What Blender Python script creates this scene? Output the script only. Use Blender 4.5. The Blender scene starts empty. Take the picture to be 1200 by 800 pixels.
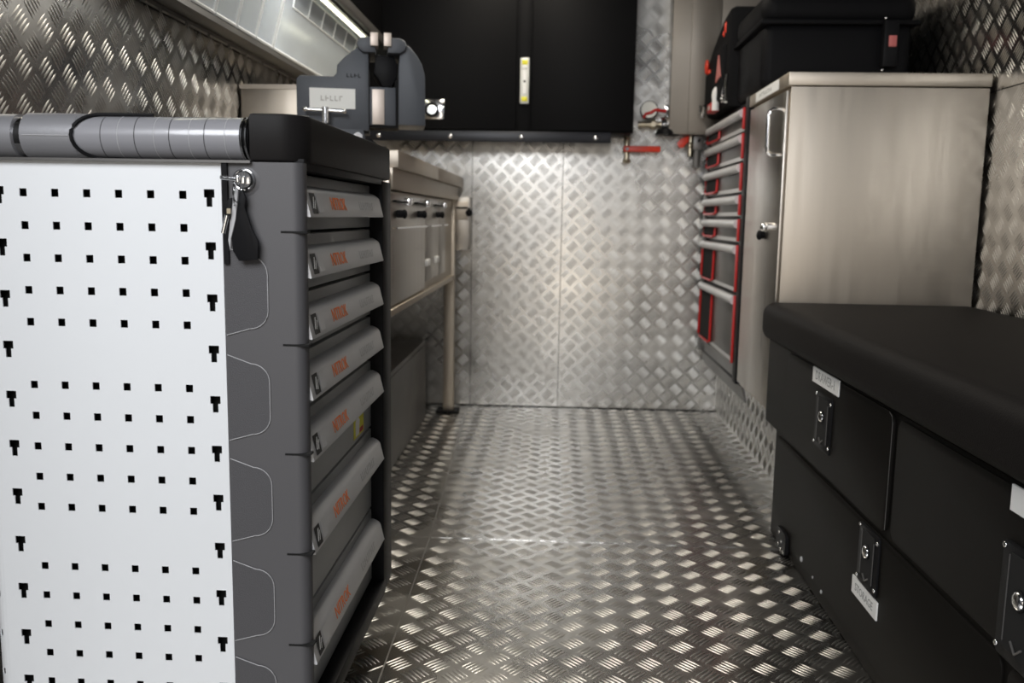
import bpy, bmesh, math, random
import numpy as np
from mathutils import Vector, Matrix
random.seed(4)
SC = bpy.context.scene
COL = SC.collection
# ------------------------------------------------------------------ camera
H = 0.76
R = np.array([[0.99862197, -0.01661955, 0.04977903], [0.02336828, 0.99012531, -0.13822371], [-0.04699026, 0.13919649, 0.98914926]])
W = lambda v: Vector((v[0], v[2], -v[1]))           # (right, down, forward) -> world
rx, ry, rz = W(R[0]), -W(R[1]), -W(R[2])
cam_d = bpy.data.cameras.new('camera'); cam = bpy.data.objects.new('camera', cam_d); COL.objects.link(cam)
M4 = Matrix((rx, ry, rz)).transposed().to_4x4(); M4.translation = (0, 0, H); cam.matrix_world = M4
cam_d.sensor_width = 36; cam_d.lens = 1040 / 1200 * 36; cam_d.clip_start = 0.02
cam_d.dof.use_dof = True; cam_d.dof.focus_distance = 1.25; cam_d.dof.aperture_fstop = 6.0
SC.camera = cam
# ------------------------------------------------------------------ world, lights, exposure
SC.view_settings.view_transform = 'Standard'; SC.view_settings.look = 'None'
SC.view_settings.gamma = 1; SC.view_settings.exposure = 0.0; SC.view_settings.use_curve_mapping = False
wd = bpy.data.worlds.new('hall'); SC.world = wd; wd.use_nodes = True
nt = wd.node_tree; nt.nodes.clear()
o = nt.nodes.new('ShaderNodeOutputWorld'); b = nt.nodes.new('ShaderNodeBackground'); cr = nt.nodes.new('ShaderNodeValToRGB')
tc = nt.nodes.new('ShaderNodeTexCoord'); sx = nt.nodes.new('ShaderNodeSeparateXYZ'); mr = nt.nodes.new('ShaderNodeMapRange')
mr.inputs['From Min'].default_value = -1; mr.inputs['From Max'].default_value = 1
nt.links.new(tc.outputs['Generated'], sx.inputs[0]); nt.links.new(sx.outputs['Z'], mr.inputs['Value'])
nt.links.new(mr.outputs[0], cr.inputs[0]); nt.links.new(cr.outputs[0], b.inputs[0]); nt.links.new(b.outputs[0], o.inputs[0])
cr.color_ramp.elements[0].position = 0.42; cr.color_ramp.elements[0].color = (0.10, 0.10, 0.10, 1)
cr.color_ramp.elements[1].position = 0.60; cr.color_ramp.elements[1].color = (0.30, 0.31, 0.33, 1)
b.inputs[1].default_value = 0.42


def area(name, loc, target, sx_, sy_, power, color):
    l = bpy.data.lights.new(name, 'AREA'); l.shape = 'RECTANGLE'; l.size = sx_; l.size_y = sy_; l.energy = power; l.color = color
    ob = bpy.data.objects.new(name, l); COL.objects.link(ob); ob.location = loc
    ob.rotation_euler = (Vector(target) - Vector(loc)).to_track_quat('-Z', 'Y').to_euler(); return ob


area('daylight_at_doors', (-0.6, -0.6, 1.75), (-0.5, 1.0, 0.45), 1.3, 0.9, 42, (0.95, 0.97, 1.0))
area('back_wall_fill', (-0.35, -2.6, 0.45), (-0.1, 3.5, 0.5), 1.8, 1.4, 20, (1.0, 0.91, 0.80))  # unseen warm fill added behind the camera to brighten the back wall
area('ceiling_lamp_light', (-0.15, 2.6, 1.80), (-0.15, 2.6, 0), 0.25, 1.4, 7.5, (1.0, 0.90, 0.76))
area('bin_lamp_light', (-0.655, 2.35, 1.375), (-0.72, 2.35, 0), 0.02, 1.8, 3.5, (1.0, 0.98, 0.92))


# ------------------------------------------------------------------ materials
def mat(name, col, metal=0.0, rough=0.5, bump=0, bscale=200, stretch=None, var=0, vscale=6, emit=None, alpha=None, trans=0, spec=0.5, coat=0):
    m = bpy.data.materials.new(name); m.use_nodes = True; n = m.node_tree; p = n.nodes['Principled BSDF']
    p.inputs['Base Color'].default_value = (*col, 1); p.inputs['Metallic'].default_value = metal; p.inputs['Roughness'].default_value = rough
    p.inputs['Specular IOR Level'].default_value = spec; p.inputs['Transmission Weight'].default_value = trans
    p.inputs['Coat Weight'].default_value = coat
    t = n.nodes.new('ShaderNodeTexCoord'); mp = n.nodes.new('ShaderNodeMapping'); n.links.new(t.outputs['Object'], mp.inputs[0])
    if stretch: mp.inputs['Scale'].default_value = stretch
    if bump:
        z = n.nodes.new('ShaderNodeTexNoise'); z.inputs['Scale'].default_value = bscale; z.inputs['Detail'].default_value = 3
        n.links.new(mp.outputs[0], z.inputs['Vector']); bm_ = n.nodes.new('ShaderNodeBump'); bm_.inputs['Strength'].default_value = bump
        bm_.inputs['Distance'].default_value = 0.002; n.links.new(z.outputs['Fac'], bm_.inputs['Height']); n.links.new(bm_.outputs[0], p.inputs['Normal'])
    if var:
        z = n.nodes.new('ShaderNodeTexNoise'); z.inputs['Scale'].default_value = vscale; z.inputs['Detail'].default_value = 6
        n.links.new(mp.outputs[0], z.inputs['Vector'])
        q = n.nodes.new('ShaderNodeMapRange'); q.inputs['To Min'].default_value = max(0.03, rough - var); q.inputs['To Max'].default_value = rough + var
        q.inputs['From Min'].default_value = 0.3; q.inputs['From Max'].default_value = 0.7
        n.links.new(z.outputs['Fac'], q.inputs['Value']); n.links.new(q.outputs[0], p.inputs['Roughness'])
        c = n.nodes.new('ShaderNodeMix'); c.data_type = 'RGBA'; c.inputs['A'].default_value = (*[x * 0.88 for x in col], 1); c.inputs['B'].default_value = (*[min(1, x * 1.08) for x in col], 1)
        n.links.new(z.outputs['Fac'], c.inputs['Factor']); n.links.new(c.outputs['Result'], p.inputs['Base Color'])
    if emit: p.inputs['Emission Color'].default_value = (*emit[0], 1); p.inputs['Emission Strength'].default_value = emit[1]
    if alpha is not None: p.inputs['Alpha'].default_value = alpha
    return m


ALU = mat('tread aluminium', (0.50, 0.49, 0.47), 1, 0.26, bump=0.06, bscale=60, var=0.08, vscale=5)
ALUB = mat('tread bar aluminium', (0.60, 0.59, 0.57), 1, 0.34, var=0.06, vscale=8)
STEEL = mat('brushed stainless', (0.55, 0.49, 0.415), 1, 0.46, bump=0.05, bscale=30, stretch=(20, 20, 1), var=0.07, vscale=2)
STEELB = mat('brushed stainless door', (0.50, 0.465, 0.42), 1, 0.32, bump=0.04, bscale=30, stretch=(20, 20, 1), var=0.05, vscale=2)
DKSTEEL = mat('grey painted steel', (0.16, 0.155, 0.15), 0.5, 0.4, var=0.05)
CHROME = mat('chrome', (0.85, 0.85, 0.86), 1, 0.12)
BRASS = mat('nickel brass', (0.62, 0.55, 0.42), 1, 0.3)
BLACK = mat('black cabinet coating', (0.004, 0.004, 0.0045), 0, 0.5, bump=0.05, bscale=500, spec=0.08)
BLACKP = mat('black plastic', (0.010, 0.010, 0.011), 0, 0.42, bump=0.08, bscale=900, spec=0.08)
TRAY = mat('black tray plastic', (0.013, 0.012, 0.012), 0, 0.42, bump=0.1, bscale=900, spec=0.08)
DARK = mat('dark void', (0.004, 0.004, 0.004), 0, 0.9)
COLM = mat('charcoal moulded plastic', (0.085, 0.083, 0.088), 0, 0.5, bump=0.12, bscale=900)
COLE = mat('fine grained charcoal plastic', (0.075, 0.073, 0.078), 0, 0.62, bump=0.45, bscale=900)
EDGE = mat('light grey edge', (0.42, 0.42, 0.43), 0, 0.5)  # lighter grey for thin outlines, mould lines, piping and small screws
WHITE = mat('white powder coat', (0.78, 0.80, 0.82), 0, 0.42, bump=0.05, bscale=900)
BARM = mat('grey handle plastic', (0.36, 0.36, 0.38), 0.45, 0.34, bump=0.08, bscale=250)
GRIPM = mat('clear grey grip plastic', (0.30, 0.30, 0.32), 0.1, 0.25, coat=0.5)
DRAWER = mat('light grey drawer paint', (0.36, 0.37, 0.37), 0.1, 0.42, var=0.04)
HAND = mat('pale grey drawer handle', (0.60, 0.60, 0.61), 0.15, 0.4, var=0.05)
CARD = mat('white paper label', (0.80, 0.80, 0.79), 0, 0.6)
INK = mat('black print', (0.02, 0.02, 0.02), 0, 0.6)
GINK = mat('grey print', (0.30, 0.30, 0.30), 0, 0.6)
ORANGE = mat('orange print', (0.95, 0.25, 0.07), 0, 0.5)
RED = mat('red plastic', (0.50, 0.012, 0.010), 0, 0.4)
VRED = mat('red valve lever', (0.75, 0.05, 0.02), 0, 0.4)
YELLOW = mat('yellow sticker', (0.75, 0.70, 0.03), 0, 0.5)
VISEM = mat('blue grey cast iron', (0.075, 0.082, 0.096), 0.2, 0.5, bump=0.2, bscale=200)
VISEL = mat('pale jaw steel', (0.62, 0.54, 0.48), 0.6, 0.45)
CUSH = mat('black vinyl upholstery', (0.012, 0.0105, 0.010), 0, 0.6, bump=0.35, bscale=500, spec=0.08)
BENCH = mat('black bench coating', (0.0075, 0.0068, 0.0060), 0, 0.52, bump=0.08, bscale=600, spec=0.08)
CLEARB = mat('clear bin plastic', (0.82, 0.88, 0.95), 0, 0.15, alpha=0.42, bump=0.5, bscale=18, spec=0.8)
BINRIM = mat('frosted bin rim', (0.85, 0.88, 0.9), 0, 0.35)
LIP = mat('grey shelf metal', (0.24, 0.235, 0.225), 0.7, 0.42, var=0.05)
LED = mat('led strip', (1, 1, 1), 0, 0.5, emit=((1.0, 0.98, 0.72), 9))
LAMP = mat('lamp diffuser', (1, 1, 1), 0, 0.5, emit=((1.0, 0.93, 0.80), 5))
CASEM = mat('black moulded case', (0.007, 0.007, 0.008), 0, 0.5, bump=0.3, bscale=300, spec=0.08)
BAGM = mat('black nylon', (0.012, 0.012, 0.013), 0, 0.8, bump=0.6, bscale=600, spec=0.08)
BEIGE = mat('beige lining board', (0.20, 0.18, 0.155), 0.6, 0.42, var=0.05)
GAUGE = mat('gauge face', (0.92, 0.92, 0.85), 0, 0.3)
CEIL = mat('dark ceiling lining', (0.03, 0.03, 0.03), 0, 0.7)


# ------------------------------------------------------------------ mesh helpers
class MB:
    def __init__(s): s.bm = bmesh.new()
    def box(s, x0, x1, y0, y1, z0, z1, bev=0, seg=2):
        r = bmesh.ops.create_cube(s.bm, size=1); vs = r['verts']
        for v in vs:
            v.co = Vector(((x0 + x1) / 2 + v.co.x * (x1 - x0), (y0 + y1) / 2 + v.co.y * (y1 - y0), (z0 + z1) / 2 + v.co.z * (z1 - z0)))
        if bev:
            es = list({e for v in vs for e in v.link_edges}); bmesh.ops.bevel(s.bm, geom=es, offset=bev, segments=seg, profile=0.5, affect='EDGES')
        return s
    def prism(s, pts, org, u, v, n, d, bev=0):
        """polygon pts in (u,v) at org, extruded d along n"""
        org, u, v, n = map(Vector, (org, u, v, n))
        a = [s.bm.verts.new(org + u * p[0] + v * p[1]) for p in pts]; b_ = [s.bm.verts.new(org + u * p[0] + v * p[1] + n * d) for p in pts]
        k = len(pts); f = [s.bm.faces.new(a), s.bm.faces.new(b_[::-1])]
        for i in range(k): f.append(s.bm.faces.new((a[i], b_[i], b_[(i + 1) % k], a[(i + 1) % k])))
        bmesh.ops.recalc_face_normals(s.bm, faces=f)
        if bev:
            es = list(f[0].edges) + list(f[1].edges); bmesh.ops.bevel(s.bm, geom=es, offset=bev, segments=2, profile=0.5, affect='EDGES')
        return s
    def tube(s, p, q, r, r2=None, seg=16):
        p, q = Vector(p), Vector(q); d = q - p; r2 = r if r2 is None else r2
        m = Matrix.Translation((p + q) / 2) @ d.to_track_quat('Z', 'Y').to_matrix().to_4x4()
        bmesh.ops.create_cone(s.bm, cap_ends=True, segments=seg, radius1=r, radius2=r2, depth=d.length, matrix=m); return s
    def path(s, pts, r, seg=10):
        rings = []; pts = [Vector(p) for p in pts]
        for i, p in enumerate(pts):
            d = (pts[min(i + 1, len(pts) - 1)] - pts[max(i - 1, 0)]).normalized(); up = Vector((0, 0, 1)) if abs(d.z) < .9 else Vector((0, 1, 0))
            a = d.cross(up).normalized(); b_ = a.cross(d)
            rings.append([s.bm.verts.new(p + (a * math.cos(t) + b_ * math.sin(t)) * r) for t in [2 * math.pi * k / seg for k in range(seg)]])
        for A, B in zip(rings, rings[1:]):
            for k in range(seg): s.bm.faces.new((A[k], A[(k + 1) % seg], B[(k + 1) % seg], B[k]))
        s.bm.faces.new(rings[0][::-1]); s.bm.faces.new(rings[-1])
        bmesh.ops.recalc_face_normals(s.bm, faces=s.bm.faces); return s
    def ball(s, c, r, sc=(1, 1, 1)):
        m = Matrix.Translation(c) @ Matrix.Diagonal((*sc, 1)); bmesh.ops.create_uvsphere(s.bm, u_segments=14, v_segments=8, radius=r, matrix=m); return s
    def torus(s, c, axis, R_, r, n=24, k=8):
        q = Vector(axis).to_track_quat('Z', 'Y'); c = Vector(c); rg = []
        for i in range(n):
            t = 2 * math.pi * i / n
            rg.append([s.bm.verts.new(c + q @ Vector(((R_ + r * math.cos(a)) * math.cos(t), (R_ + r * math.cos(a)) * math.sin(t), r * math.sin(a)))) for a in [2 * math.pi * j / k for j in range(k)]])
        for i in range(n):
            A, B = rg[i], rg[(i + 1) % n]
            for j in range(k): s.bm.faces.new((A[j], B[j], B[(j + 1) % k], A[(j + 1) % k]))
        return s
    def build(s, name, m, parent=None, smooth=True):
        me = bpy.data.meshes.new(name); s.bm.to_mesh(me); s.bm.free(); me.materials.append(m)
        if smooth:
            me.shade_smooth(); me.set_sharp_from_angle(angle=math.radians(38))
        ob = bpy.data.objects.new(name, me); COL.objects.link(ob)
        if parent:
            ob.parent = parent; root = parent
            off = Vector((0, 0, 0))
            while root: off += root.location; root = root.parent
            ob.location = -off if False else Vector((0, 0, 0))
            me.transform(Matrix.Translation(-off))
        return ob


def tag(o, label=None, cat=None, group=None, kind=None):
    for k, v in (('label', label), ('category', cat), ('group', group), ('kind', kind)):
        if v: o[k] = v
    return o


def thing(name, loc, label, cat, group=None):
    e = bpy.data.objects.new(name, None); COL.objects.link(e); e.location = loc; e.empty_display_size = 0.05
    return tag(e, label, cat, group)


def copy_tree(o, parent=None):
    c = o.copy(); COL.objects.link(c); c.parent = parent
    for ch in list(o.children): copy_tree(ch, c)
    return c


def text(name, body, size, org, u, v, m, parent, extrude=0.0002, squeeze=1.0, align='CENTER'):
    cu = bpy.data.curves.new(name, 'FONT'); cu.body = body; cu.size = size; cu.extrude = extrude; cu.align_x = align; cu.align_y = 'CENTER'; cu.resolution_u = 2
    t = bpy.data.objects.new('tmp', cu); COL.objects.link(t); bpy.context.view_layer.update()
    me = bpy.data.meshes.new_from_object(t.evaluated_get(bpy.context.evaluated_depsgraph_get())); bpy.data.objects.remove(t)
    u, v = Vector(u).normalized(), Vector(v).normalized(); n = u.cross(v)
    T = Matrix((u * squeeze, v, n)).transposed().to_4x4(); T.translation = Vector(org); me.transform(T)
    me.materials.clear(); me.materials.append(m); me.name = name
    ob = bpy.data.objects.new(name, me); COL.objects.link(ob)
    off = Vector((0, 0, 0)); root = parent
    while root: off += root.location; root = root.parent
    me.transform(Matrix.Translation(-off)); ob.parent = parent
    return ob


X, Y, Z = Vector((1, 0, 0)), Vector((0, 1, 0)), Vector((0, 0, 1))
EMB = mat('embossed grey', (0.48, 0.48, 0.48), 0.15, 0.45)


def strokes(name, org, u, v, w, h, n, m, parent):
    """print too small to read in the photograph: a row of little letter-like strokes"""
    rnd = random.Random(int(w * 1e4) + n); b_ = MB(); org = Vector(org); u, v = Vector(u), Vector(v); nn = u.cross(v)
    for k in range(n):
        a = -w / 2 + w * k / n; q = w / n * .72; lo = -h / 2
        b_.prism([(a, lo), (a + q * .3, lo), (a + q * .3, lo + h), (a, lo + h)], org, u, v, nn, .0002)
        zz = lo + h * rnd.choice((.0, .4, .8)); b_.prism([(a + q * .3, zz), (a + q, zz), (a + q, zz + h * .2), (a + q * .3, zz + h * .2)], org, u, v, nn, .0002)
    o_ = b_.build(name, m, parent); o_['kind'] = 'stuff'; return o_


P = 0.0660                                           # tread pattern pitch


def bars(parent, org, u, v, n, rect, inside=None, shift=(0, 0), flip=1):
    """five-bar tread pattern over rect=(u0,u1,v0,v1): every bar a raised lens"""
    u0, u1, v0, v1 = rect; L, w, h = 0.0385, 0.0021, 0.0015
    st = [(-0.5, 0, 0), (-0.27, 1, .8), (0, 1.1, 1), (0.27, 1, .8), (0.5, 0, 0)]
    loc = [(-L / 2, 0, 0)]
    for a, bw, bh in st[1:4]:
        loc += [(a * L, -w * bw, 0), (a * L, 0, h * bh), (a * L, w * bw, 0)]
    loc.append((L / 2, 0, 0)); loc = np.array(loc)
    F = [(0, 1, 2), (0, 2, 3)]
    for k in (1, 4): F += [(k, k + 3, k + 4, k + 1), (k + 1, k + 4, k + 5, k + 2)]
    F += [(7, 10, 8), (8, 10, 9)]
    C = []
    for i in range(int((u0 - shift[0]) / P) - 1, int((u1 - shift[0]) / P) + 2):
        for j in range(int((v0 - shift[1]) / P) - 1, int((v1 - shift[1]) / P) + 2):
            for kind in (0, 1):
                cu, cv = shift[0] + (i + .5 * kind) * P, shift[1] + (j + .5 * kind) * P
                th = math.radians(45 if kind == 0 else -45) * flip
                for q in range(-2, 3):
                    C.append((cu - math.sin(th) * q * 0.0080, cv + math.cos(th) * q * 0.0080, th))
    C = np.array(C); m = 0.013
    ok = (C[:, 0] > u0 + m) & (C[:, 0] < u1 - m) & (C[:, 1] > v0 + m) & (C[:, 1] < v1 - m)
    if inside is not None: ok &= inside(C[:, 0], C[:, 1])
    C = C[ok]
    c, s = np.cos(C[:, 2])[:, None], np.sin(C[:, 2])[:, None]
    a = C[:, 0][:, None] + loc[None, :, 0] * c - loc[None, :, 1] * s
    b_ = C[:, 1][:, None] + loc[None, :, 0] * s + loc[None, :, 1] * c
    hh = np.broadcast_to(loc[None, :, 2], a.shape)
    V = np.array(org)[None, None] + a[..., None] * np.array(u) + b_[..., None] * np.array(v) + hh[..., None] * np.array(n)
    V = V.reshape(-1, 3); nb = len(C)
    off = (np.arange(nb) * 11)
    loops = []; tot = []
    flat = np.concatenate([np.array(f) for f in F]); sizes = np.array([len(f) for f in F])
    lv = (flat[None, :] + off[:, None]).ravel(); sz = np.tile(sizes, nb); start = np.concatenate([[0], np.cumsum(sz)[:-1]])
    me = bpy.data.meshes.new('tread_bars'); me.vertices.add(len(V)); me.vertices.foreach_set('co', V.ravel().astype(np.float32))
    me.loops.add(len(lv)); me.loops.foreach_set('vertex_index', lv.astype(np.int32))
    me.polygons.add(len(sz)); me.polygons.foreach_set('loop_start', start.astype(np.int32))
    me.update(calc_edges=True); me.validate(); me.shade_smooth(); me.materials.append(ALUB)
    ob = bpy.data.objects.new('tread_bars', me); COL.objects.link(ob); ob.parent = parent; ob['kind'] = 'stuff'
    return ob


def plate(parent, poly, org, u, v, n, th=0.003, name='tread_plate', shift=(0, 0), inside=None, tread=True, flip=1):
    pl = MB().prism(poly, Vector(org) - Vector(n) * th, u, v, n, th).build(name, ALU, parent)
    us = [p[0] for p in poly]; vs = [p[1] for p in poly]
    if tread: bars(pl, org, u, v, n, (min(us), max(us), min(vs), max(vs)), inside, shift, flip)
    return pl


# ------------------------------------------------------------------ SETTING
XL, XR, YB, ZC = -0.82, 1.05, 3.52, 1.86
floor = tag(MB().box(XL, XR, 0.3, YB, -0.04, -0.004).build('floor', DARK), kind='structure')
seam = lambda y: np.where(y < 2.02, -0.255 - 0.0145 * y, -0.2843 - 0.040 * (y - 2.02))
g = 0.0016
def fl(poly, side, sh):
    plate(floor, poly, (0, 0, 0), X, Y, Z, shift=sh, inside=(lambda a, c: (a < seam(c) - 0.012) if side < 0 else (a > seam(c) + 0.012)), flip=1)
sm = lambda y: float(seam(np.array(y)))
fl([(XL, .35), (sm(.35) - g, .35), (sm(2.018) - g, 2.018), (XL, 2.018)], -1, (-0.012, 0.0))
fl([(XL, 2.022), (sm(2.022) - g, 2.022), (sm(YB) - g, YB), (XL, YB)], -1, (-0.012, 0.01))
fl([(sm(.35) + g, .35), (XR, .35), (XR, 2.018), (sm(2.018) + g, 2.018)], 1, (0.012, 0.03))
fl([(sm(2.022) + g, 2.022), (XR, 2.022), (XR, YB), (sm(YB) + g, YB)], 1, (0.012, 0.02))
ws = MB().path([(sm(y), y, -.0004) for y in np.linspace(.4, 3.51, 60)], .0017, 6).build('seam_bead', ALUB, floor)
wm = MB().path([(x, 2.02 + random.uniform(-.0012, .0012), -.0012 + random.uniform(-.0006, .0010)) for x in np.linspace(XL + .02, .64, 150)], .0015, 6).build('seam_bead', ALU, floor)
wb = tag(MB().box(XL - .04, XR + .04, YB + .005, YB + .04, -0.04, ZC).build('wall_back', DARK), kind='structure')
for a, c, sh in ((XL, -0.335, 0), (-0.333, 0.019, .01), (0.0215, XR, .03)):
    plate(wb, [(a, 0.004), (c, 0.004), (c, ZC), (a, ZC)], (0, YB, 0), X, Z, -Y, shift=(sh, 0.02))
wl = tag(MB().box(XL - .04, XL - .005, 0.3, YB, -0.04, ZC).build('wall_left', DARK), kind='structure')
plate(wl, [(.95, 0.002), (YB, 0.002), (YB, ZC), (.95, ZC)], (XL, 0, 0), Y, Z, X, inside=lambda a, c: (c < 1.16), shift=(0.01, 0.02), flip=-1)
wr = tag(MB().box(XR + .005, XR + .04, 0.3, YB, -0.04, ZC).build('wall_right', DARK), kind='structure')
plate(wr, [(.8, 0.002), (YB, 0.002), (YB, 1.078), (.8, 1.078)], (XR, 0, 0), Y, Z, -X, shift=(0.0, 0.03))
plate(wr, [(.8, 1.081), (YB, 1.081), (YB, ZC), (.8, ZC)], (XR, 0, 0), Y, Z, -X, shift=(0.02, 0.0))
tag(MB().box(XL - .04, XR + .04, 0.3, YB + .04, ZC, ZC + .04).build('ceiling', CEIL), kind='structure')
# ceiling lamp (above the frame)
t = thing('ceiling_light', (-.15, 2.6, ZC), 'long slim ceiling light running along the middle of the van roof', 'light')
MB().box(-.29, -.01, 1.88, 3.32, ZC - .02, ZC, .004).build('housing', DKSTEEL, t)
MB().box(-.275, -.025, 1.9, 3.3, ZC - .026, ZC - .02).build('diffuser', LAMP, t)
# wheel arch box, right
t = thing('wheel_arch_box', (.85, 2.85, 0), 'low tread-plate box along the floor under the right-hand cabinets', 'box')
bx = MB().box(.65, XR - .004, 2.15, YB - .004, 0.001, .245).build('cover', ALU, t)
bb = bars(t, (.65 - .85, -2.85, 0), Y, Z, -X, (2.15, YB - .005, 0.005, .25), shift=(0.02, 0.03))


def rivet(m, c, r=0.004, sc=(1, 1, 1)): m.ball(c, r, sc)


# ------------------------------------------------------------------ TOOL CABINET (near left)
CY = 1.02
t = thing('tool_cabinet', (-.49, 1.29, 0), 'tall wheeled tool cabinet with white perforated side and seven pale grey drawers', 'tool cabinet')
tool = t
MB().box(-.685, -.325, 1.035, 1.545, .098, .815).build('carcass', DARK, t)
# perforated panel -- real holes
xs = {-.387, -.672}; holes = []
for c in range(6):
    x = -.6226 + .038 * c
    for r_ in [k for k in range(0, 19) if k not in (5, 11, 17)]:
        z = .7787 - .038 * r_
        if z > .13: holes.append((x - .0043, x + .0043, z - .0046, z + .0046))
for x in (-.4015, -.652):
    for k in range(11):
        z = .776 - .0608 * k
        if z > .13:
            holes.append((x - .0062, x + .0062, z, z + .0095)); holes.append((x - .0034, x + .0034, z - .0105, z))
for k in range(-9, 3):
    z = .231 - .0515 * k
    if .13 < z < .80: holes.append((-.6915, -.6835, z - .0045, z + .0045))
xs |= {h_[0] for h_ in holes} | {h_[1] for h_ in holes}
for k in range(9): xs.add(-.675 - .0047 * k)
xs.add(-.76)
zs = {.105, .8165} | {h_[2] for h_ in holes} | {h_[3] for h_ in holes}
xs = sorted(xs); zs = sorted(zs)
def bend(s_):
    s0, r_ = -.675, .020
    if s_ >= s0: return (s_, CY)
    a = (s0 - s_) / r_
    if a <= math.pi / 2: return (s0 - r_ * math.sin(a), CY + r_ * (1 - math.cos(a)))
    return (s0 - r_, CY + r_ + (a - math.pi / 2) * r_)
m = MB(); vd = {}
def gv(i, j):
    if (i, j) not in vd:
        a, d = bend(xs[i]); vd[(i, j)] = m.bm.verts.new((a, d, zs[j]))
    return vd[(i, j)]
hol = np.array(holes)
for i in range(len(xs) - 1):
    cx = (xs[i] + xs[i + 1]) / 2; hs = hol[(hol[:, 0] < cx) & (hol[:, 1] > cx)]
    for j in range(len(zs) - 1):
        cz = (zs[j] + zs[j + 1]) / 2
        if len(hs) and ((hs[:, 2] < cz) & (hs[:, 3] > cz)).any(): continue
        m.bm.faces.new((gv(i, j), gv(i + 1, j), gv(i + 1, j + 1), gv(i, j + 1)))
pan = m.build('perforated_panel', WHITE, t, smooth=False)
sd = pan.modifiers.new('thickness', 'SOLIDIFY'); sd.thickness = .0015; sd.offset = -1
# corner post: rounded profile
def roundcol(x0, x1, y0, y1, r_, z0, z1, corners=('fr',)):
    pts = [(x0, y0)]
    for k in range(7):
        a = -math.pi / 2 + math.pi / 2 * k / 6; pts.append((x1 - r_ + r_ * math.cos(a), y0 + r_ + r_ * math.sin(a)))
    pts += [(x1, y1), (x0, y1)]
    return pts
MB().prism(roundcol(-.386, -.2915, CY - .001, 1.036, .014, 0, 0), (0, 0, .095), X, Y, Z, .722).build('corner_post', COLM, t)
MB().box(-.335, -.2905, 1.487, 1.56, .095, .815, .003).build('corner_post', BLACKP, t)
MB().box(-.335, -.2900, 1.03, 1.50, .092, .118, .002).build('base_rail', BLACKP, t)
MB().box(-.335, -.2925, 1.03, 1.50, .809, .822, .001).build('top_rail', BLACKP, t)
for zt in (.720, .593, .467, .339, .214):
    pts = []; zb = zt - .1035; xr = -.3345; r_ = .022
    for k in range(9):
        a = math.pi / 2 - math.pi / 2 * k / 8; pts.append((xr - r_ + r_ * math.cos(a), zt - .010 - r_ + r_ * math.sin(a)))
    for k in range(9):
        a = -math.pi / 2 * k / 8; pts.append((xr - r_ + r_ * math.cos(a), zb + .008 + r_ + r_ * math.sin(a)))
    full = [(-.3845, zt)] + pts + [(-.3845, zb)]
    pad = MB().prism(full, (0, CY - .0024, 0), X, Z, Y, .0024).build('embossed_pad', COLE, t)
    MB().path([(p[0], CY - .0024, p[1]) for p in full], .0005, 6).build('edge', EDGE, pad)
for z in (.738, .606, .474, .349, .232):
    MB().box(-.318, -.2872, CY - .0015, CY + .013, z - .0012, z + .0012).build('notch', DARK, t)
# top tray
pts = []
for cx, cy, a0 in ((-.325, 1.052, -math.pi / 2), (-.315, 1.53, 0)):
    for k in range(7):
        a = a0 + math.pi / 2 * k / 6; pts.append((cx + (.036 if a0 < 0 else .028) * math.cos(a), cy + (.032 if a0 < 0 else .028) * math.sin(a)))
pts += [(-.70, 1.558), (-.70, 1.07), (-.357, 1.07), (-.352, 1.018)]
MB().prism(pts, (0, 0, .818), X, Y, Z, .054, .004).build('top_tray', TRAY, t)
# lengthways push bar
yb, zb_ = 1.047, .8448
hb = MB(); hb.tube((-.56, yb, zb_), (-.6235, yb, zb_), .0272, seg=32); hb.tube((-.6355, yb, zb_), (-.70, yb, zb_), .0255, seg=32)
hb = hb.build('push_bar', BARM, t)
MB().tube((-.622, yb, zb_), (-.637, yb, zb_), .0225, seg=32).build('collar', CHROME, hb)
MB().tube((-.3565, yb, zb_), (-.366, yb, zb_), .0215, seg=32).build('collar', BLACKP, hb)
for x_, q_ in ((-.3645, .0235), (-.359, .0245)): MB().torus((x_, yb, zb_), X, q_, .0016, 32).build('ring', CHROME, hb)
gp = MB().tube((-.562, yb, zb_), (-.366, yb, zb_), .0242, seg=40).build('grip', GRIPM, hb)
for x in (-.529, -.489, -.448, -.407): MB().torus((x, yb, zb_), X, .0240, .0005, 40, 6).build('joint_ring', DARK, hb)
for x in (-.509, -.466, -.425, -.383): MB().torus((x, yb, zb_), X, .0241, .0004, 40, 6).build('mould_line', EDGE, hb)
# sleeve with the oval black gasket round the grip
ps = [(-.535 - .027 * math.cos(a), zb_ + .0255 * math.sin(a)) for a in [math.pi / 2 - math.pi * k / 14 for k in range(15)]]
ps = [(-.475, zb_ + .0262)] + ps + [(-.475, zb_ - .0262)]
def onbar(x, z, rr):
    d = max(-1, min(1, (z - zb_) / rr)); return (x, yb - rr * math.sqrt(max(0, 1 - d * d)) - .0008, z)
MB().path([onbar(x, z, .0262) for x, z in ps], .0022, 8).build('gasket', BLACKP, hb)
sl = MB()
N = 14
for k in range(N):
    a0, a1 = -math.pi / 2 + math.pi * k / N, -math.pi / 2 + math.pi * (k + 1) / N
    f = []
    for a in (a0, a1):
        z = zb_ + .0268 * math.sin(a); xx = -.535 - .027 * math.sqrt(max(0, 1 - (math.sin(a)) ** 2))
        f.append(((-.565, yb - .0268 * math.cos(a), z), (xx, yb - .0268 * math.cos(a), z)))
    v = [sl.bm.verts.new(q) for q in (f[0][0], f[0][1], f[1][1], f[1][0])]; sl.bm.faces.new(v)
sl.build('sleeve', BARM, hb)
MB().path([(x, yb - .0275, zb_ - .0005) for x in (-.62, -.59, -.565)], .0006, 6).build('parting_line', EDGE, hb)
MB().box(-.70, -.35, 1.012, 1.06, .8155, .8185).build('tray_lip', DKSTEEL, t)
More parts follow.
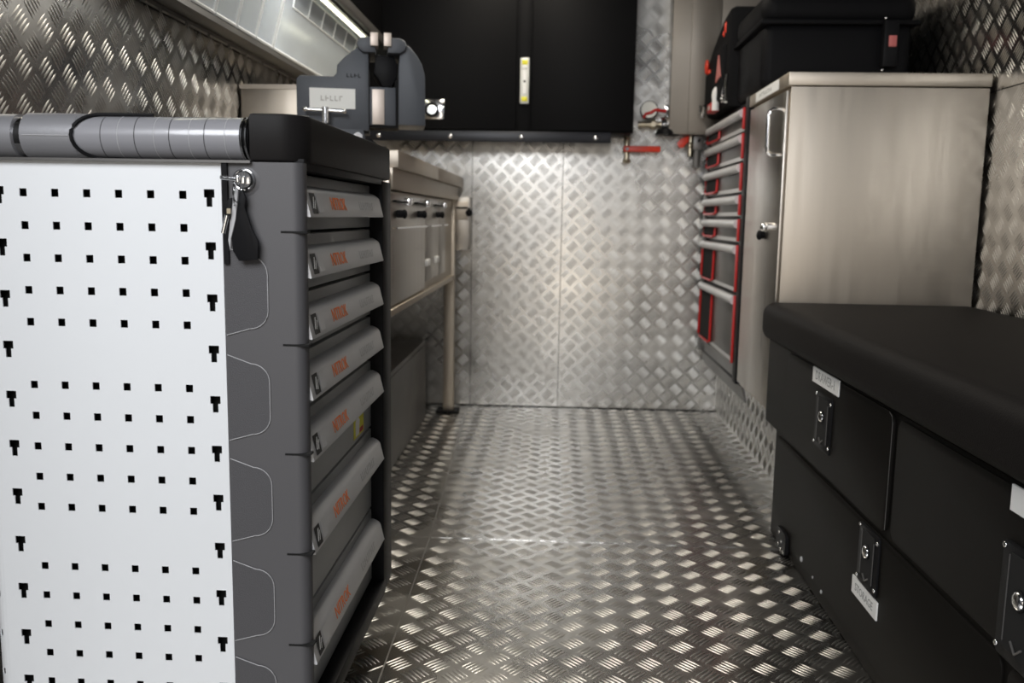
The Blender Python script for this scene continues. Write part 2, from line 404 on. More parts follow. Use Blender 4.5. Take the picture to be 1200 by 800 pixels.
# drawers
tops = [.8085, .7365, .6635, .5895, .5135, .3955, .251]; bots = tops[1:] + [.118]
XF = -.3125
for i, (zt, zbm) in enumerate(zip(tops, bots)):
    d = MB().box(-.34, XF, 1.038, 1.487, zbm + .0025, zt - .0015, .0015).build('drawer', DRAWER, t)
    zt2 = zt - .016; L0, L1 = 1.036, 1.472
    prof = [(0, 0), (.006, .0005), (.012, -.0022), (.016, -.0050), (.0185, -.0085), (.0250, -.0355), (.0245, -.0372), (.021, -.0365), (.013, -.012), (.0, -.006)]
    hd = MB().prism([(p[0], p[1]) for p in prof], (XF, L0, zt2), X, Z, Y, L1 - L0).build('handle', HAND, d)
    dirv = Vector((.0065, 0, -.0270)).normalized(); nrm = Vector((dirv.z * -1, 0, dirv.x)).normalized()
    c0 = Vector((XF + .0185, 0, zt2 - .0085)); up = -dirv
    base = c0 + dirv * .0127 + nrm * .0005
    text('lettering', 'NITROK', .024, base + Y * 1.185, Y, up, ORANGE, hd, squeeze=.92)
    strokes('embossed_marks', base + Y * 1.36, Y, up, .10, .012, 9, EMB, hd)
    # end label: black mark on the near end
    MB().prism([(1.050, -.0125), (1.072, -.0125), (1.072, .0125), (1.050, .0125)], base, Y, up, nrm, .0003).build('black_label', INK, hd)
    MB().prism([(1.054, -.006), (1.057, -.006), (1.066, .008), (1.063, .008)], base + nrm * .0003, Y, up, nrm, .0002).prism([(1.061, -.007), (1.063, -.007), (1.070, .004), (1.068, .004)], base + nrm * .0003, Y, up, nrm, .0002).build('white_mark', CARD, hd)
    MB().prism([(1.078, -.011), (1.100, -.011), (1.100, .011), (1.078, .011)], base, Y, up, nrm, .0002).build('clear_tab', HAND, hd)
    MB().box(XF - .0, XF + .0255, L1, L1 + .0025, zt2 - .036, zt2 - .035).prism([(p[0], p[1]) for p in prof[:7]] + [(0, -.0372)], (XF, L1, zt2), X, Z, Y, .003).build('end_cap', HAND, hd)
    if i == 4:
        yl = MB().box(XF, XF + .0006, 1.355, 1.425, .405, .470).build('yellow_sticker', YELLOW, d)
        strokes('black_print', (XF + .0007, 1.388, .461), Y, Z, .05, .008, 5, INK, yl)
        strokes('black_print', (XF + .0007, 1.388, .449), Y, Z, .04, .007, 4, INK, yl)
        MB().prism([(1.368, .408), (1.39, .408), (1.395, .43), (1.378, .443), (1.366, .43)], (XF + .0006, 0, 0), Y, Z, X, .0003).build('pictogram', CARD, yl)
        MB().box(XF + .0006, XF + .0009, 1.395, 1.42, .408, .416).build('red_bar', RED, yl)
# tray front: white label, red badge
lb = MB().box(-.2892, -.2884, 1.262, 1.372, .8305, .8585).build('white_label', CARD, t)
strokes('faint_print', (-.2883, 1.317, .851), Y, Z, .062, .008, 9, GINK, lb); strokes('faint_print', (-.2883, 1.317, .838), Y, Z, .022, .007, 3, GINK, lb)
rb = MB().box(-.2890, -.2876, 1.470, 1.525, .8255, .8625, .0008).build('red_badge', RED, t)
MB().box(-.2877, -.2873, 1.478, 1.517, .832, .856).build('faded_patch', mat('faded red', (.25, .05, .04), 0, .5), rb)
# castors
for cx, cy in ((-.63, 1.10), (-.41, 1.10), (-.63, 1.47), (-.41, 1.42)):
    c_ = MB().box(cx - .035, cx + .035, cy - .035, cy + .035, .085, .095).box(cx - .022, cx - .018, cy - .02, cy + .02, .03, .088).box(cx + .018, cx + .022, cy - .02, cy + .02, .03, .088).build('castor', DKSTEEL, t)
    MB().tube((cx - .015, cy, .0395), (cx + .015, cy, .0395), .038, seg=28).build('wheel', BLACKP, c_)
# lock in the post, and its housing
hz = MB().ball((-.358, CY + .002, .795), .021, (1, .25, 1)).build('lock_housing', COLM, t)
MB().torus((-.3585, CY - .005, .7965), Y, .0115, .0014, 32).build('lock_ring', CHROME, hz)
MB().tube((-.3585, CY - .008, .7965), (-.3585, CY, .7965), .0092, seg=24).build('lock_barrel', CHROME, hz)
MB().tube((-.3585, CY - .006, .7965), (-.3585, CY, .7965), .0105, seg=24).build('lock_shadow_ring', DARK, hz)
MB().box(-.384, -.378, CY - .006, CY, .70, .817).build('edge_strip', BLACKP, t)
# keys
t = thing('key_bunch', (-.362, CY - .03, .70), 'bunch of keys with black tag hanging from the lock of the tool cabinet', 'keys')
MB().box(-.3605, -.3575, CY - .026, CY - .006, .7925, .8005, .0008).tube((-.3590, CY - .024, .7965), (-.379, CY - .022, .7985), .0022).build('key', CHROME, t)
MB().torus((-.3625, CY - .018, .783), X, .012, .0007, 24, 6).torus((-.364, CY - .022, .776), (1, .3, 0), .009, .0006, 24, 6).build('split_ring', CHROME, t)
MB().prism([(-.3615, .782), (-.3575, .786), (-.3535, .776), (-.3555, .766), (-.3480, .742), (-.3405, .727), (-.3415, .706), (-.3635, .7045), (-.3705, .716), (-.3715, .730), (-.3655, .750)], (0, CY - .014, 0), X, Z, Y, .003, .0006).build('black_tag', BLACKP, t)
MB().prism([(-.364, .790), (-.3615, .786), (-.3655, .752), (-.3715, .730), (-.3725, .716), (-.3745, .728), (-.3715, .752)], (0, CY - .016, 0), X, Z, Y, .0015).build('tag_edge', EDGE, t)
MB().prism([(-.372, .775), (-.368, .776), (-.3705, .752), (-.378, .750), (-.377, .764)], (0, CY - .019, 0), X, Z, Y, .003, .0006).build('key_head', BLACKP, t)
MB().tube((-.3735, CY - .02, .756), (-.3785, CY - .021, .736), .0026, seg=10).build('round_key', CHROME, t)
MB().box(-.3735, -.3695, CY - .021, CY - .019, .758, .764).build('brass_key', BRASS, t)

# ------------------------------------------------------------------ LEFT BENCH
t = thing('steel_workbench', (-.6, 2.78, 0), 'stainless steel workbench along the left wall behind the tool cabinet', 'workbench')
MB().box(-.815, -.368, 2.075, 2.775, .868, .908, .002).box(-.815, -.368, 2.778, 3.505, .868, .908, .002).build('worktop', STEEL, t)
MB().box(-.79, -.378, 2.055, 3.42, .818, .867, .001).build('apron', STEEL, t)
MB().box(-.425, -.385, 3.37, 3.41, .002, .818, .001).build('post', STEEL, t)
MB().box(-.45, -.365, 3.35, 3.43, .0015, .010).build('foot_plate', BLACKP, t)
MB().box(-.392, -.380, 2.02, 2.035, .002, .86, .001).build('side_post', STEEL, t)
t = thing('under_bench_cabinet', (-.6, 2.65, .52), 'stainless cabinet with black knobs hung under the steel workbench', 'cabinet')
MB().box(-.80, -.395, 2.04, 3.36, .535, .815).build('body', STEEL, t)
MB().box(-.80, -.382, 2.035, 3.36, .522, .538, .001).build('bottom_rail', STEEL, t)
for k, (a, c) in enumerate(((2.05, 2.62), (2.63, 2.92), (2.93, 3.10))):
    dr = MB().box(-.396, -.386, a, c, .545 if k == 0 else .565, .808, .001).build('door', STEELB, t)
    yk = (2.145, 2.47, 2.86)[k] if k < 3 else 0
    MB().tube((-.385, yk, .762), (-.368, yk, .762), .0095, seg=18).ball((-.366, yk, .762), .0115, (.6, 1, 1)).build('knob', BLACKP, dr)
    MB().box(-.386, -.376, yk - .05, yk + .12, .790, .794).build('slot_bar', DARK, dr)
    MB().box(-.386, -.368, yk + .10, yk + .14, .784, .802, .003).build('catch', CHROME, dr)
    MB().box(-.396, -.370, a + .02, c - .05, .727, .731).build('lip', CHROME, dr)
for yk in (2.62, 2.82):
    MB().box(-.387, -.378, yk, yk + .06, .61, .63, .002).build('hinge', CARD, t)
t = thing('small_steel_locker', (-.36, 3.49, .6), 'small steel locker with a black knob beyond the workbench post', 'locker')
MB().box(-.42, -.335, 3.43, YB - .004, .63, .83, .001).build('body', STEELB, t)
MB().box(-.418, -.340, 3.424, 3.43, .745, .815, .001).build('door', STEEL, t)
MB().box(-.40, -.34, 3.418, 3.424, .788, .794).build('latch', DARK, t)
MB().ball((-.335, 3.42, .772), .014).tube((-.335, 3.42, .79), (-.335, 3.42, .772), .004).build('knob', BLACKP, t)
t = thing('low_grey_locker', (-.64, 2.9, 0), 'low grey steel box on the floor beneath the left workbench', 'box')
MB().box(-.80, -.478, 2.2, 3.26, 0.0015, .300, .003).build('body', DKSTEEL, t)
MB().box(-.482, -.474, 2.22, 3.24, .02, .285, .002).build('front_panel', DKSTEEL, t)
t = thing('steel_box', (-.72, 2.4, .908), 'plain stainless steel box on the workbench behind the grey vise', 'box')
MB().box(-.815, -.66, 2.30, 2.55, .909, 1.082, .002).build('body', STEEL, t)
MB().box(-.817, -.658, 2.297, 2.302, 1.072, 1.084).build('rim', STEEL, t)

# ------------------------------------------------------------------ VISE
t = thing('bench_vise', (-.46, 2.2, .908), 'blue-grey bench vise with pale jaw plates and a chrome tommy bar', 'vise')
def vz(p): return (-.635 + (p[0] - 55) * .2 * .002115, 1.088 - (p[1] - 300) * .2 * .002115)
def vp(name, pts, m, d, y0=2.2, bev=.003, parent=None):
    return MB().prism([vz(p) for p in pts], (0, y0, 0), X, Z, Y, d, bev).build(name, m, parent or t)
vp('fixed_jaw_body', [(55, 590), (55, 320), (75, 300), (262, 300), (280, 282), (284, 235), (330, 185), (385, 145), (430, 125), (462, 125), (462, 600)], VISEM, .13)
vp('fixed_jaw_head', [(480, 80), (500, 90), (500, 165), (430, 165), (405, 145), (395, 120), (405, 95), (425, 82)], VISEM, .15, 2.185)
vp('jaw_plate', [(473, 60), (515, 60), (515, 132), (473, 132)], VISEL, .05, 2.175, .001)
vp('jaw_plate', [(548, 60), (590, 60), (590, 132), (548, 132)], VISEL, .05, 2.175, .001)
vp('sliding_jaw_head', [(570, 95), (590, 82), (640, 82), (665, 95), (678, 120), (668, 148), (640, 165), (570, 165)], VISEM, .15, 2.185)
vp('sliding_jaw_body', [(630, 560), (630, 235), (640, 150), (665, 105), (700, 125), (735, 165), (765, 215), (783, 280), (786, 560)], VISEM, .13)
vp('throat_block', [(500, 165), (600, 170), (625, 210), (622, 285), (595, 340), (540, 345), (515, 300), (490, 270)], BLACKP, .09, 2.215)
vp('slide_cover', [(480, 360), (550, 360), (550, 558), (480, 558)], VISEL, .08, 2.21, .001)
vp('slide_guide', [(462, 345), (616, 345), (616, 562), (462, 562)], VISEM, .09, 2.216, .002)
vp('spindle_slot', [(610, 300), (632, 300), (632, 575), (462, 575), (462, 558), (610, 558)], DARK, .08, 2.22, 0)
nb = vp('name_plate', [(128, 368), (385, 368), (385, 480), (128, 480)], mat('white name plate', (.93, .93, .9), 0, .5), .003, 2.196, 0)
a = vz((256, 424)); strokes('faint_print', (a[0], 2.1955, a[1]), X, Z, .055, .012, 5, mat('faint grey print', (.55, .53, .5), 0, .6), nb)
a = vz((380, 292)); strokes('cast_marks', (a[0], 2.1995, a[1]), X, Z, .036, .009, 4, DARK, t)
A, B = vz((108, 495)), vz((325, 500)); C1, C2 = vz((221, 482)), vz((221, 570))
MB().tube((A[0], 2.17, A[1]), (B[0], 2.17, B[1]), .0042, seg=14).ball((A[0], 2.17, A[1]), .006).ball((B[0], 2.17, B[1]), .006).build('tommy_bar', CHROME, t)
MB().tube((C1[0], 2.165, C1[1]), (C2[0], 2.165, C2[1]), .0085, seg=18).tube((C2[0], 2.165, C2[1] + .01), (C2[0], 2.21, C2[1] + .01), .007).build('clamp_screw', CHROME, t)
vp('base_body', [(90, 588), (430, 588), (440, 640), (400, 690), (330, 700), (200, 640)], VISEM, .12)
vp('swivel_base', [(150, 690), (470, 640), (530, 690), (530, 719), (150, 719)], BLACKP, .14, 2.195)
MB().box(-.60, -.42, 2.19, 2.34, .9085, .925, .004).build('foot', BLACKP, t)
MB().tube((-.49, 2.19, .945), (-.49, 2.205, .945), .013, seg=6).build('bolt', CHROME, t)

t.rotation_euler.z = 0.19

# ------------------------------------------------------------------ BIN SHELF, BINS, LED
t = thing('bin_shelf', (-.78, 2.4, 1.17), 'long grey metal shelf on the left wall carrying clear storage bins', 'shelf')
MB().prism([(-.816, 1.174), (-.742, 1.163), (-.742, 1.176), (-.746, 1.176), (-.746, 1.168), (-.816, 1.180)], (0, 1.15, 0), X, Z, Y, 2.14).build('shelf_plate', LIP, t)
MB().prism([(-.8165, 1.02), (-.8120, 1.02), (-.8120, 1.172), (-.8165, 1.172)], (0, 3.29, 0), X, Z, Y, .004).box(-.816, -.805, 1.15, 3.29, 1.162, 1.171).build('wall_flange', DKSTEEL, t)
m = MB()
for k in range(17): m.ball((-.806, 1.2 + .125 * k, 1.160), .006, (.5, 1, 1))
m.build('rivet_row', DKSTEEL, t)
t = thing('overhead_locker', (-.74, 2.3, 1.4), 'black overhead locker above the clear bins with lamp under its edge', 'locker')
MB().box(-.815, -.645, 1.15, 3.295, 1.385, 1.80, .002).build('body', BLACK, t)
MB().box(-.655, -.640, 1.15, 3.295, 1.370, 1.40, .001).build('lower_edge', DKSTEEL, t)
t = thing('led_strip_light', (-.70, 2.3, 1.38), 'glowing yellow-white strip light under the overhead locker', 'light')
MB().box(-.712, -.676, 1.3, 3.285, 1.379, 1.3845).build('channel', DKSTEEL, t)
MB().box(-.703, -.690, 1.32, 3.27, 1.376, 1.379).build('glowing_strip', LED, t)


def make_bin(w):
    e = thing('storage_bin', (-.78, 0, 1.18), 'x', 'storage bin', 'clear bins on the left shelf')
    q = .0035; y0, y1 = q, w - q
    f = MB()
    f.prism([(y0, 1.180), (y1, 1.180), (y1, 1.365), (y0, 1.365)], (-.745, 0, 0), Y, Z, X, .002)
    for v in f.bm.verts: v.co.x += (v.co.z - 1.18) * .27
    f.build('front', CLEARB, e)
    f = MB().prism([(-.742, 1.18), (-.800, 1.18), (-.800, 1.36), (-.694, 1.365)], (0, y0, 0), X, Z, Y, .002).prism([(-.742, 1.18), (-.800, 1.18), (-.800, 1.36), (-.694, 1.365)], (0, y1 - .002, 0), X, Z, Y, .002)
    f.build('side', CLEARB, e)
    MB().box(-.800, -.745, y0, y1, 1.178, 1.181).box(-.802, -.800, y0, y1, 1.18, 1.36).build('back', CLEARB, e)
    f = MB()
    for yy in (y0 + .001, y1 - .001): f.path([(-.743, yy, 1.181), (-.693, yy, 1.366)], .0034, 6)
    f.path([(-.742, y0, 1.181), (-.742, y1, 1.181)], .0042, 6); f.path([(-.692, y0, 1.366), (-.692, y1, 1.366)], .0022, 6)
    f.build('rim', BINRIM, e)
    return e
bn = make_bin(.130)
ord_ = ['third', 'fourth', 'fifth', 'sixth']
edges = [1.553, 1.683, 1.813, 1.943, 2.074, 2.204]
labs = ['clear storage bin nearest the camera, mostly out of frame at the top', 'second clear bin from the camera end of the left shelf', 'third clear bin from the camera end of the left shelf',
        'clear bin left of the middle upright of the bin row', 'clear bin just before the last narrow bin on the left shelf', 'last narrow clear bin, next to the long wide bin']
for i, y in enumerate(edges):
    o = bn if i == 0 else copy_tree(bn)
    o.location.y = y; o['label'] = labs[i]
wbn = make_bin(.93); wbn.location.y = 2.338; wbn['label'] = 'long wide clear bin at the far end of the left shelf'
wbn.name = 'wide_storage_bin'; del wbn['group']
f = MB(); y0 = 2.45; n_ = 6
off = wbn.location
for zz in (1.300, 1.352): f.path([(-.7115 + (zz - 1.30) * .27, 2.42, zz), (-.7115 + (zz - 1.30) * .27, 3.26, zz)], .0028, 6)
for k in range(n_ + 1):
    yy = 2.42 + .14 * k; f.path([(-.7115, yy, 1.300), (-.6975, yy, 1.352)], .0028, 6)
f.build('cell_frame', BINRIM, wbn)
# sundries inside the bins
m = MB()
for k in range(26): 
    y = 2.40 + random.uniform(0, .8); x = random.uniform(-.79, -.765); m.box(x, x + .02, y, y + random.uniform(.02, .06), 1.183, 1.20 + random.random() * .05)
o = m.build('bin_sundries', mat('pale packed sundries', (.45, .47, .45), 0, .5)); tag(o, 'small pale packets lying inside the long wide clear bin', 'packets', kind='stuff')

# ------------------------------------------------------------------ BLACK WALL CABINET AT BACK
t = thing('black_wall_cabinet', (-.2, 3.4, 1.06), 'large black double-door cabinet filling the upper back wall', 'cabinet')
MB().box(-.815, .270, 3.312, YB - .004, 1.068, 1.84, .002).build('body', BLACK, t)
dl = MB().box(-.813, -.157, 3.302, 3.312, 1.072, 1.835, .003).build('door', BLACK, t)
dr = MB().box(-.100, .268, 3.302, 3.312, 1.072, 1.835, .003).build('door', BLACK, t)
MB().box(-.153, -.104, 3.306, 3.312, 1.072, 1.835, .002).build('centre_stile', BLACK, t)
hd = MB().box(-.143, -.110, 3.285, 3.305, 1.164, 1.325, .004).build('white_handle', mat('white handle', (.62, .63, .60), .2, .4), t)
for z in (1.180, 1.308): MB().box(-.137, -.116, 3.283, 3.286, z - .008, z + .008, .001).build('screw_cover', YELLOW, hd)
strokes('small_print', (-.1265, 3.2845, 1.287), X, Z, .02, .008, 3, INK, hd); MB().box(-.132, -.121, 3.2838, 3.2852, 1.200, 1.280).build('pale_insert', CARD, hd); MB().box(-.130, -.123, 3.2835, 3.2855, 1.238, 1.246).build('mark', INK, hd)
lt = MB().box(-.487, -.418, 3.296, 3.304, 1.107, 1.177, .001).build('latch_plate', CHROME, dl)
MB().torus((-.462, 3.294, 1.140), Y, .022, .005, 28).build('latch_ring', BLACKP, dl); MB().tube((-.462, 3.285, 1.140), (-.462, 3.297, 1.140), .016, seg=24).build('latch_button', CHROME, dl)
st = MB().box(-.72, .190, 3.305, 3.318, 1.030, 1.068, .001).build('lower_strip', mat('black steel strip', (.012, .013, .018), .3, .35), t)
for x in (-.66, -.395, -.135, .135): MB().ball((x, 3.304, 1.048), .0085, (1, .5, 1)).build('rivet', CHROME, st)

# ------------------------------------------------------------------ AIR FITTINGS
t = thing('ball_valve', (.268, 3.49, 1.03), 'red-lever ball valve hanging on the back wall below black cabinet corner', 'valve')
MB().tube((.262, 3.49, .975), (.262, 3.49, 1.075), .010).tube((.262, 3.49, .972), (.262, 3.49, .985), .017, seg=6).tube((.262, 3.49, 1.055), (.262, 3.49, 1.07), .015, seg=6).ball((.262, 3.49, 1.022), .017).build('valve_body', BRASS, t)
MB().box(.248, .388, 3.462, 3.468, 1.012, 1.034, .003).build('lever', VRED, t); MB().tube((.262, 3.458, 1.022), (.262, 3.48, 1.022), .006).build('nut', CHROME, t)
t = thing('ball_valve', (.49, 3.49, 1.04), 'small red-lever valve on pale pipe left of the red-trimmed drawers', 'valve')
MB().tube((.502, 3.48, 1.0), (.502, 3.48, 1.085), .009).ball((.50, 3.48, 1.04), .014).build('valve_body', BRASS, t)
MB().prism([(.448, 1.045), (.462, 1.062), (.492, 1.075), (.492, 1.052), (.470, 1.028), (.456, 1.030)], (0, 3.455, 0), X, Z, Y, .006, .001).build('lever', VRED, t)
t = thing('air_regulator', (.38, 3.47, 1.14), 'chrome compressed-air regulator with round white gauge and red collar on the back wall', 'regulator')
MB().tube((.30, 3.47, 1.115), (.42, 3.47, 1.115), .012).tube((.35, 3.47, 1.115), (.365, 3.47, 1.115), .018, seg=6).build('pipe', BRASS, t)
MB().tube((.385, 3.47, 1.115), (.44, 3.47, 1.115), .031, seg=24).tube((.395, 3.47, 1.115), (.405, 3.47, 1.115), .035, seg=24).build('filter_bowl', CHROME, t)
MB().tube((.42, 3.47, 1.12), (.42, 3.47, 1.175), .014).box(.395, .435, 3.455, 3.485, 1.165, 1.185, .004).build('knob', CHROME, t)
MB().tube((.410, 3.45, 1.075), (.41, 3.45, 1.095), .045, .04, seg=24).build('bowl_base', BLACKP, t)
gg = MB().tube((.338, 3.44, 1.165), (.338, 3.455, 1.165), .034, seg=32).build('gauge_case', BLACKP, t)
MB().tube((.337, 3.4385, 1.166), (.337, 3.4405, 1.166), .030, seg=32).build('gauge_face', GAUGE, gg)
MB().path([(.317, 3.437, 1.135), (.325, 3.437, 1.15), (.345, 3.437, 1.155), (.36, 3.437, 1.165), (.40, 3.437, 1.160)], .006, 8).build('red_collar', RED, t)
t = thing('air_hose', (.53, 3.47, .9), 'thin black air hose running down the back wall beside the red drawers', 'hose')
MB().path([(.505, 3.47, 1.12), (.515, 3.46, 1.08), (.53, 3.455, 1.06), (.522, 3.46, 1.02), (.525, 3.47, .96)], .012, 10).build('hose', BLACKP, t)
MB().box(.508, .545, 3.445, 3.475, 1.02, 1.075, .004).tube((.525, 3.46, .955), (.525, 3.46, 1.02), .014, seg=8).build('coupling', DKSTEEL, t)

# steel wall cabinet upper right on back wall
t = thing('steel_wall_cabinet', (.7, 3.46, 1.08), 'brown-grey steel wall cabinet behind the black bags, right of tread wall', 'cabinet')
MB().box(.41, 1.045, 3.41, YB - .004, 1.075, 1.84, .002).build('body', BEIGE, t)
MB().box(.478, .583, 3.402, 3.41, 1.08, 1.835, .001).build('door', BEIGE, t); MB().box(.587, 1.04, 3.402, 3.41, 1.08, 1.835, .001).build('door', BEIGE, t)

# ------------------------------------------------------------------ RED TRIM DRAWER CABINET
t = thing('red_trimmed_drawer_cabinet', (.8, 3.13, .25), 'dark drawer cabinet with red trim and silver handles on the right wall', 'drawer cabinet')
MB().box(.575, 1.03, 2.715, 3.49, .255, 1.120, .002).build('carcass', BLACKP, t)
MB().box(.560, .578, 2.715, 2.772, .262, 1.125, .001).build('side_rail', BLACKP, t); MB().box(.560, .578, 3.43, 3.465, .262, 1.125, .001).build('side_rail', DKSTEEL, t)
MB().prism([(.562, .315), (.570, .315), (.600, .205), (.592, .205)], (0, 2.715, 0), X, Z, Y, .77).build('skirt', DKSTEEL, t)
dz = [1.098, 1.022, .934, .838, .764, .684, .528, .305]
for k in range(7):
    zt, zb = dz[k], dz[k + 1]
    d = MB().box(.567, .60, 2.790, 3.40, zb + .012, zt - .002, .002).build('drawer', DKSTEEL, t)
    MB().tube((.558, 2.790, zt - .015), (.558, 3.425, zt - .015), .0135, seg=18).build('handle', HAND, d)
    MB().box(.566, .575, 2.790, 3.40, zb + .010, zb + .022).build('lower_edge', HAND, d)
    MB().box(.555, .566, 2.778, 2.790, zb + .012, zt, .001).build('red_trim', RED, d)
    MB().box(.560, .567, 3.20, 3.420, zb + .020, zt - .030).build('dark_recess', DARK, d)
    MB().path([(.562, 3.20, zt - .03), (.560, 3.20, zb + .022), (.557, 3.22, zb + .017), (.556, 3.40, zb + .017), (.556, 3.425, zb + .024), (.558, 3.425, zt - .03)], .0045, 8).build('red_trim', RED, d)

# ------------------------------------------------------------------ STEEL LOCKER (right)
t = thing('stainless_locker', (.8, 2.5, .25), 'tall brushed stainless locker on the right, in front of the red-trimmed drawers', 'locker')
MB().box(.572, 1.040, 2.272, 2.705, .262, 1.088, .001).build('carcass', STEEL, t)
MB().box(.558, 1.043, 2.262, 2.708, 1.089, 1.121, .002).build('lid', STEEL, t)
MB().box(.566, 1.041, 2.266, 2.272, .262, 1.087, .0015).build('end_panel', STEEL, t)
dr = MB().box(.560, .572, 2.285, 2.695, .275, 1.080, .002).build('door', STEELB, t)
MB().path([(.560, 2.33, 1.040), (.540, 2.33, 1.040), (.532, 2.33, 1.034), (.529, 2.33, 1.022), (.529, 2.33, .945), (.532, 2.33, .932), (.540, 2.33, .926), (.560, 2.33, .926)], .0048, 10).build('handle', CHROME, dr)
MB().tube((.545, 2.36, .745), (.562, 2.36, .745), .011, seg=18).ball((.54, 2.36, .745), .011).build('lock', CHROME, dr)
MB().box(.556, .560, 2.39, 2.46, .742, .748).build('slot', DARK, dr)
MB().tube((.550, 2.44, .722), (.560, 2.44, .722), .010, seg=20).ball((.547, 2.44, .722), .0135, (.6, 1, 1)).build('knob', BLACKP, dr)
lb = MB().box(.5565, .5578, 2.36, 2.62, 1.092, 1.118).build('white_label', CARD, t)
strokes('faint_print', (.5563, 2.50, 1.105), -Y, Z, .15, .010, 8, GINK, lb)

# ------------------------------------------------------------------ BLACK CASE + BAG + TOOLS
t = thing('hard_case', (.8, 2.9, 1.122), 'large black hard case lying on the stainless locker, latch with pink-red button', 'case')
MB().box(.565, .975, 2.60, 2.97, 1.124, 1.312, .028, 4).build('case_base', CASEM, t)
MB().box(.558, .982, 2.59, 2.98, 1.302, 1.394, .038, 5).build('case_lid', CASEM, t)
MB().box(.553, .986, 2.585, 2.985, 1.300, 1.314, .005).build('rim', CASEM, t)
MB().prism([(.60, 1.14), (.77, 1.14), (.75, 1.175), (.63, 1.175)], (0, 2.592, 0), X, Z, Y, .01, .002).build('foot_bulge', CASEM, t)
lt = MB().box(.885, .925, 2.57, 2.60, 1.185, 1.310, .005).build('latch', BLACKP, t)
MB().box(.897, .918, 2.565, 2.571, 1.238, 1.268, .002).build('red_button', mat('pink red button', (.60, .16, .15), 0, .4), lt)
for z in (1.178, 1.316): MB().ball((.888, 2.58, z), .004).build('rivet', CHROME, lt)
t = thing('black_tool_bag', (.6, 3.15, 1.127), 'black tool bag with red zip tabs on the red-trimmed drawer cabinet', 'bag')
MB().prism([(3.0, 1.128), (3.39, 1.128), (3.40, 1.22), (3.385, 1.33), (3.30, 1.37), (3.20, 1.40), (3.10, 1.43), (3.0, 1.44)], (.54, 0, 0), Y, Z, X, .42, .02).build('bag_body', BAGM, t)
MB().box(.525, .55, 3.02, 3.18, 1.15, 1.33, .012, 3).build('pocket', BAGM, t); MB().box(.528, .55, 3.20, 3.36, 1.16, 1.28, .010, 3).build('pocket', BAGM, t)
for c_, q_, k_ in (((.534, 3.37, 1.310), .014, (.6, 1, 1.9)), ((.54, 3.34, 1.285), .013, (.6, 1, 1)), ((.54, 3.05, 1.385), .006, (1, 1, 3)), ((.54, 3.08, 1.37), .005, (1, 1, 2))): MB().ball(c_, q_, k_).build('red_tab', VRED, t)
MB().prism([(3.10, 1.215), (3.02, 1.225), (3.07, 1.30)], (.521, 0, 0), Y, Z, X, .004, 0).build('triangle_patch', mat('pink triangle patch', (.55, .20, .18), 0, .6), t)
t = thing('pliers', (.56, 3.3, 1.127), 'chrome pliers standing upright at the front of the black tool bag', 'pliers')
MB().path([(.520, 3.40, 1.175), (.520, 3.385, 1.145), (.520, 3.35, 1.134)], .006, 8).path([(.520, 3.30, 1.165), (.520, 3.33, 1.142), (.520, 3.35, 1.134)], .006, 8).ball((.520, 3.35, 1.137), .010).build('jaws', CHROME, t)
t = thing('white_spray_cap', (.545, 3.12, 1.127), 'small white rounded cap in front of the tool bag', 'cap')
MB().ball((.525, 3.10, 1.175), .014, (1, 1, 2)).tube((.525, 3.10, 1.126), (.525, 3.10, 1.17), .012).build('cap', CARD, t)
t = thing('red_tin', (.53, 3.12, 1.127), 'small red tin on the cabinet edge below the white cap', 'tin')
MB().box(.517, .545, 3.14, 3.22, 1.127, 1.158, .003).build('body', RED, t); MB().box(.515, .518, 3.16, 3.20, 1.135, 1.150).build('label_patch', VISEL, t)
t = thing('chrome_spanner', (.55, 2.95, 1.127), 'chrome ratchet spanner leaning beside the tool bag pocket', 'spanner')
MB().path([(.522, 2.90, 1.128), (.522, 2.92, 1.175), (.522, 2.90, 1.215)], .006, 8).ball((.522, 2.93, 1.165), .014, (.5, 1, 1.3)).torus((.522, 2.96, 1.150), X, .013, .004).build('body', CHROME, t)

# ------------------------------------------------------------------ BENCH SEAT
t = thing('storage_bench', (.8, 1.4, 0), 'long black storage bench with drawers along the right wall', 'bench')
MB().prism([(.35, .002), (2.135, .002), (2.135, .257), (2.252, .257), (2.252, .464), (.35, .464)], (.545, 0, 0), Y, Z, X, .495, .002).build('carcass', BENCH, t)
def rr(y0, y1, z0, z1, r_=.02, n=5):
    o_ = []
    for cy, cz, a0 in ((y1 - r_, z1 - r_, 0), (y0 + r_, z1 - r_, 90), (y0 + r_, z0 + r_, 180), (y1 - r_, z0 + r_, 270)):
        for k in range(n + 1):
            a = math.radians(a0 + 90 * k / n); o_.append((cy + r_ * math.cos(a), cz + r_ * math.sin(a)))
    return o_
def front(y0, y1, z0, z1, name='drawer', d=.004):
    return MB().prism(rr(y0, y1, z0, z1), (.545 - d, 0, 0), Y, Z, X, d, .001).build(name, BENCH, t)
d1 = front(1.402, 2.05, .263, .462, d=.005); d2 = front(.55, 1.385, .263, .458, d=.004); d3 = front(1.02, 2.11, .03, .252, 'flap', .004); d4 = front(.40, 1.005, .03, .252, 'flap', .004)
m = MB().path([(.5395, 1.4035, .27), (.5395, 1.4035, .445), (.5395, 1.408, .456), (.5395, 1.42, .461)], .0006, 6).build('edge_line', DKSTEEL, d1)  # thin lighter line along the near end of the drawer front
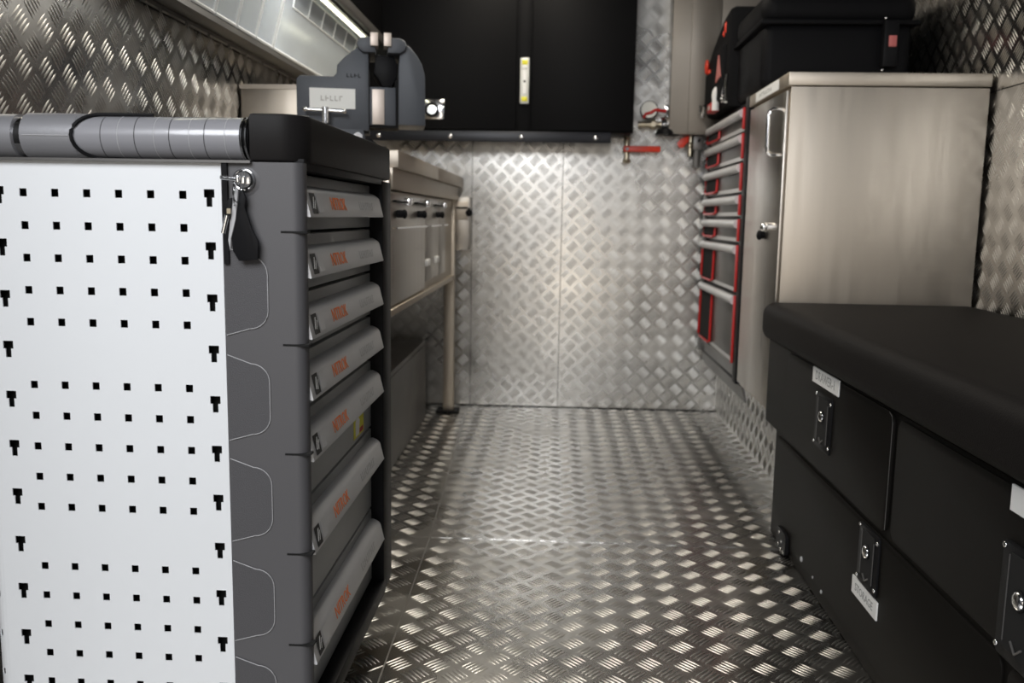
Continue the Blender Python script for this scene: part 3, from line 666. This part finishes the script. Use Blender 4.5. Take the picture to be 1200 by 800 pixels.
def latch(y, z, par, w=.052, h=.056):
    L = MB().prism(rr(y - w, y + w, z - h, z + h, .008, 3), (.5375, 0, 0), Y, Z, X, .004, .0008).build('latch', BLACKP, par)
    MB().prism(rr(y - w * .62, y + w * .62, z - h * .8, z + h * .86, .004, 3), (.5365, 0, 0), Y, Z, X, .0012).build('latch_recess', DARK, L)
    m_ = MB()
    m_.path([(.5360, y - w * .62, z - h * .7), (.5360, y - w * .62, z + h * .7)], .0008, 6); m_.path([(.5360, y + w * .62, z - h * .7), (.5360, y + w * .62, z + h * .8)], .0008, 6)
    m_.build('latch_rim', DKSTEEL, L)
    MB().ball((.5335, y, z + .012), .0105, (.5, 1, 1.05)).build('latch_button', CHROME, L)
    MB().tube((.5345, y, z + .012), (.5370, y, z + .012), .0125, seg=20).build('button_ring', BLACKP, L)
    MB().path([(.5355, y - .012, z - h * .6), (.535, y, z - h * .75), (.5355, y + .012, z - h * .6)], .0014, 6).build('pull_lip', DKSTEEL, L)
    for a, c in ((-.9, .8), (.9, .9), (-.9, -.75), (.9, -.85)):
        MB().ball((.5365, y + a * w, z + c * h), .0036, (.6, 1, 1)).build('rivet', CHROME, L)
def card(y, z, w, h, s, par, size, tilt=0):
    c = MB().box(.5380, .5408, y - w, y + w, z - h, z + h).build('white_label', CARD, par)
    if s: text('lettering', s, size, (.5378, y, z), -Y, Z, GINK, c)
latch(1.755, .365, d1); card(1.757, .449, .085, .0155, 'DRAWER-1', d1, .026)
latch(1.462, .198, d3, .046, .052); card(1.468, .128, .060, .0155, 'STORAGE', d3, .020)
latch(.985, .325, d2, .05, .07); card(.975, .446, .055, .0155, '', d2, .026)
br = MB().prism(rr(1.955, 2.035, .006, .055, .01, 3), (.534, 0, 0), Y, Z, X, .008).build('corner_bracket', BLACKP, t)
for a, c in ((2.01, .045), (1.985, .032), (2.01, .018), (1.99, .012), (1.97, .012)): MB().ball((.533, a, c), .0035, (.6, 1, 1)).build('screw', CHROME, br)
for a, c, r_ in ((1.845, .045, .006), (1.76, .04, .003), (1.70, .035, .004)): MB().ball((.5400, a, c), r_, (.5, 1, 1)).build('screw', EDGE, t)
t = thing('seat_cushion', (.8, 1.4, .465), 'thick black vinyl cushion lying along the storage bench', 'cushion')
m = MB(); m.box(.520, 1.044, .40, 2.258, .466, .560, .030, 5)
m.build('padding', CUSH, t)
MB().path([(.5215, y, .527 + .002 * math.sin(y * 9)) for y in np.linspace(.45, 1.38, 14)], .0010, 6).build('piping', EDGE, t)
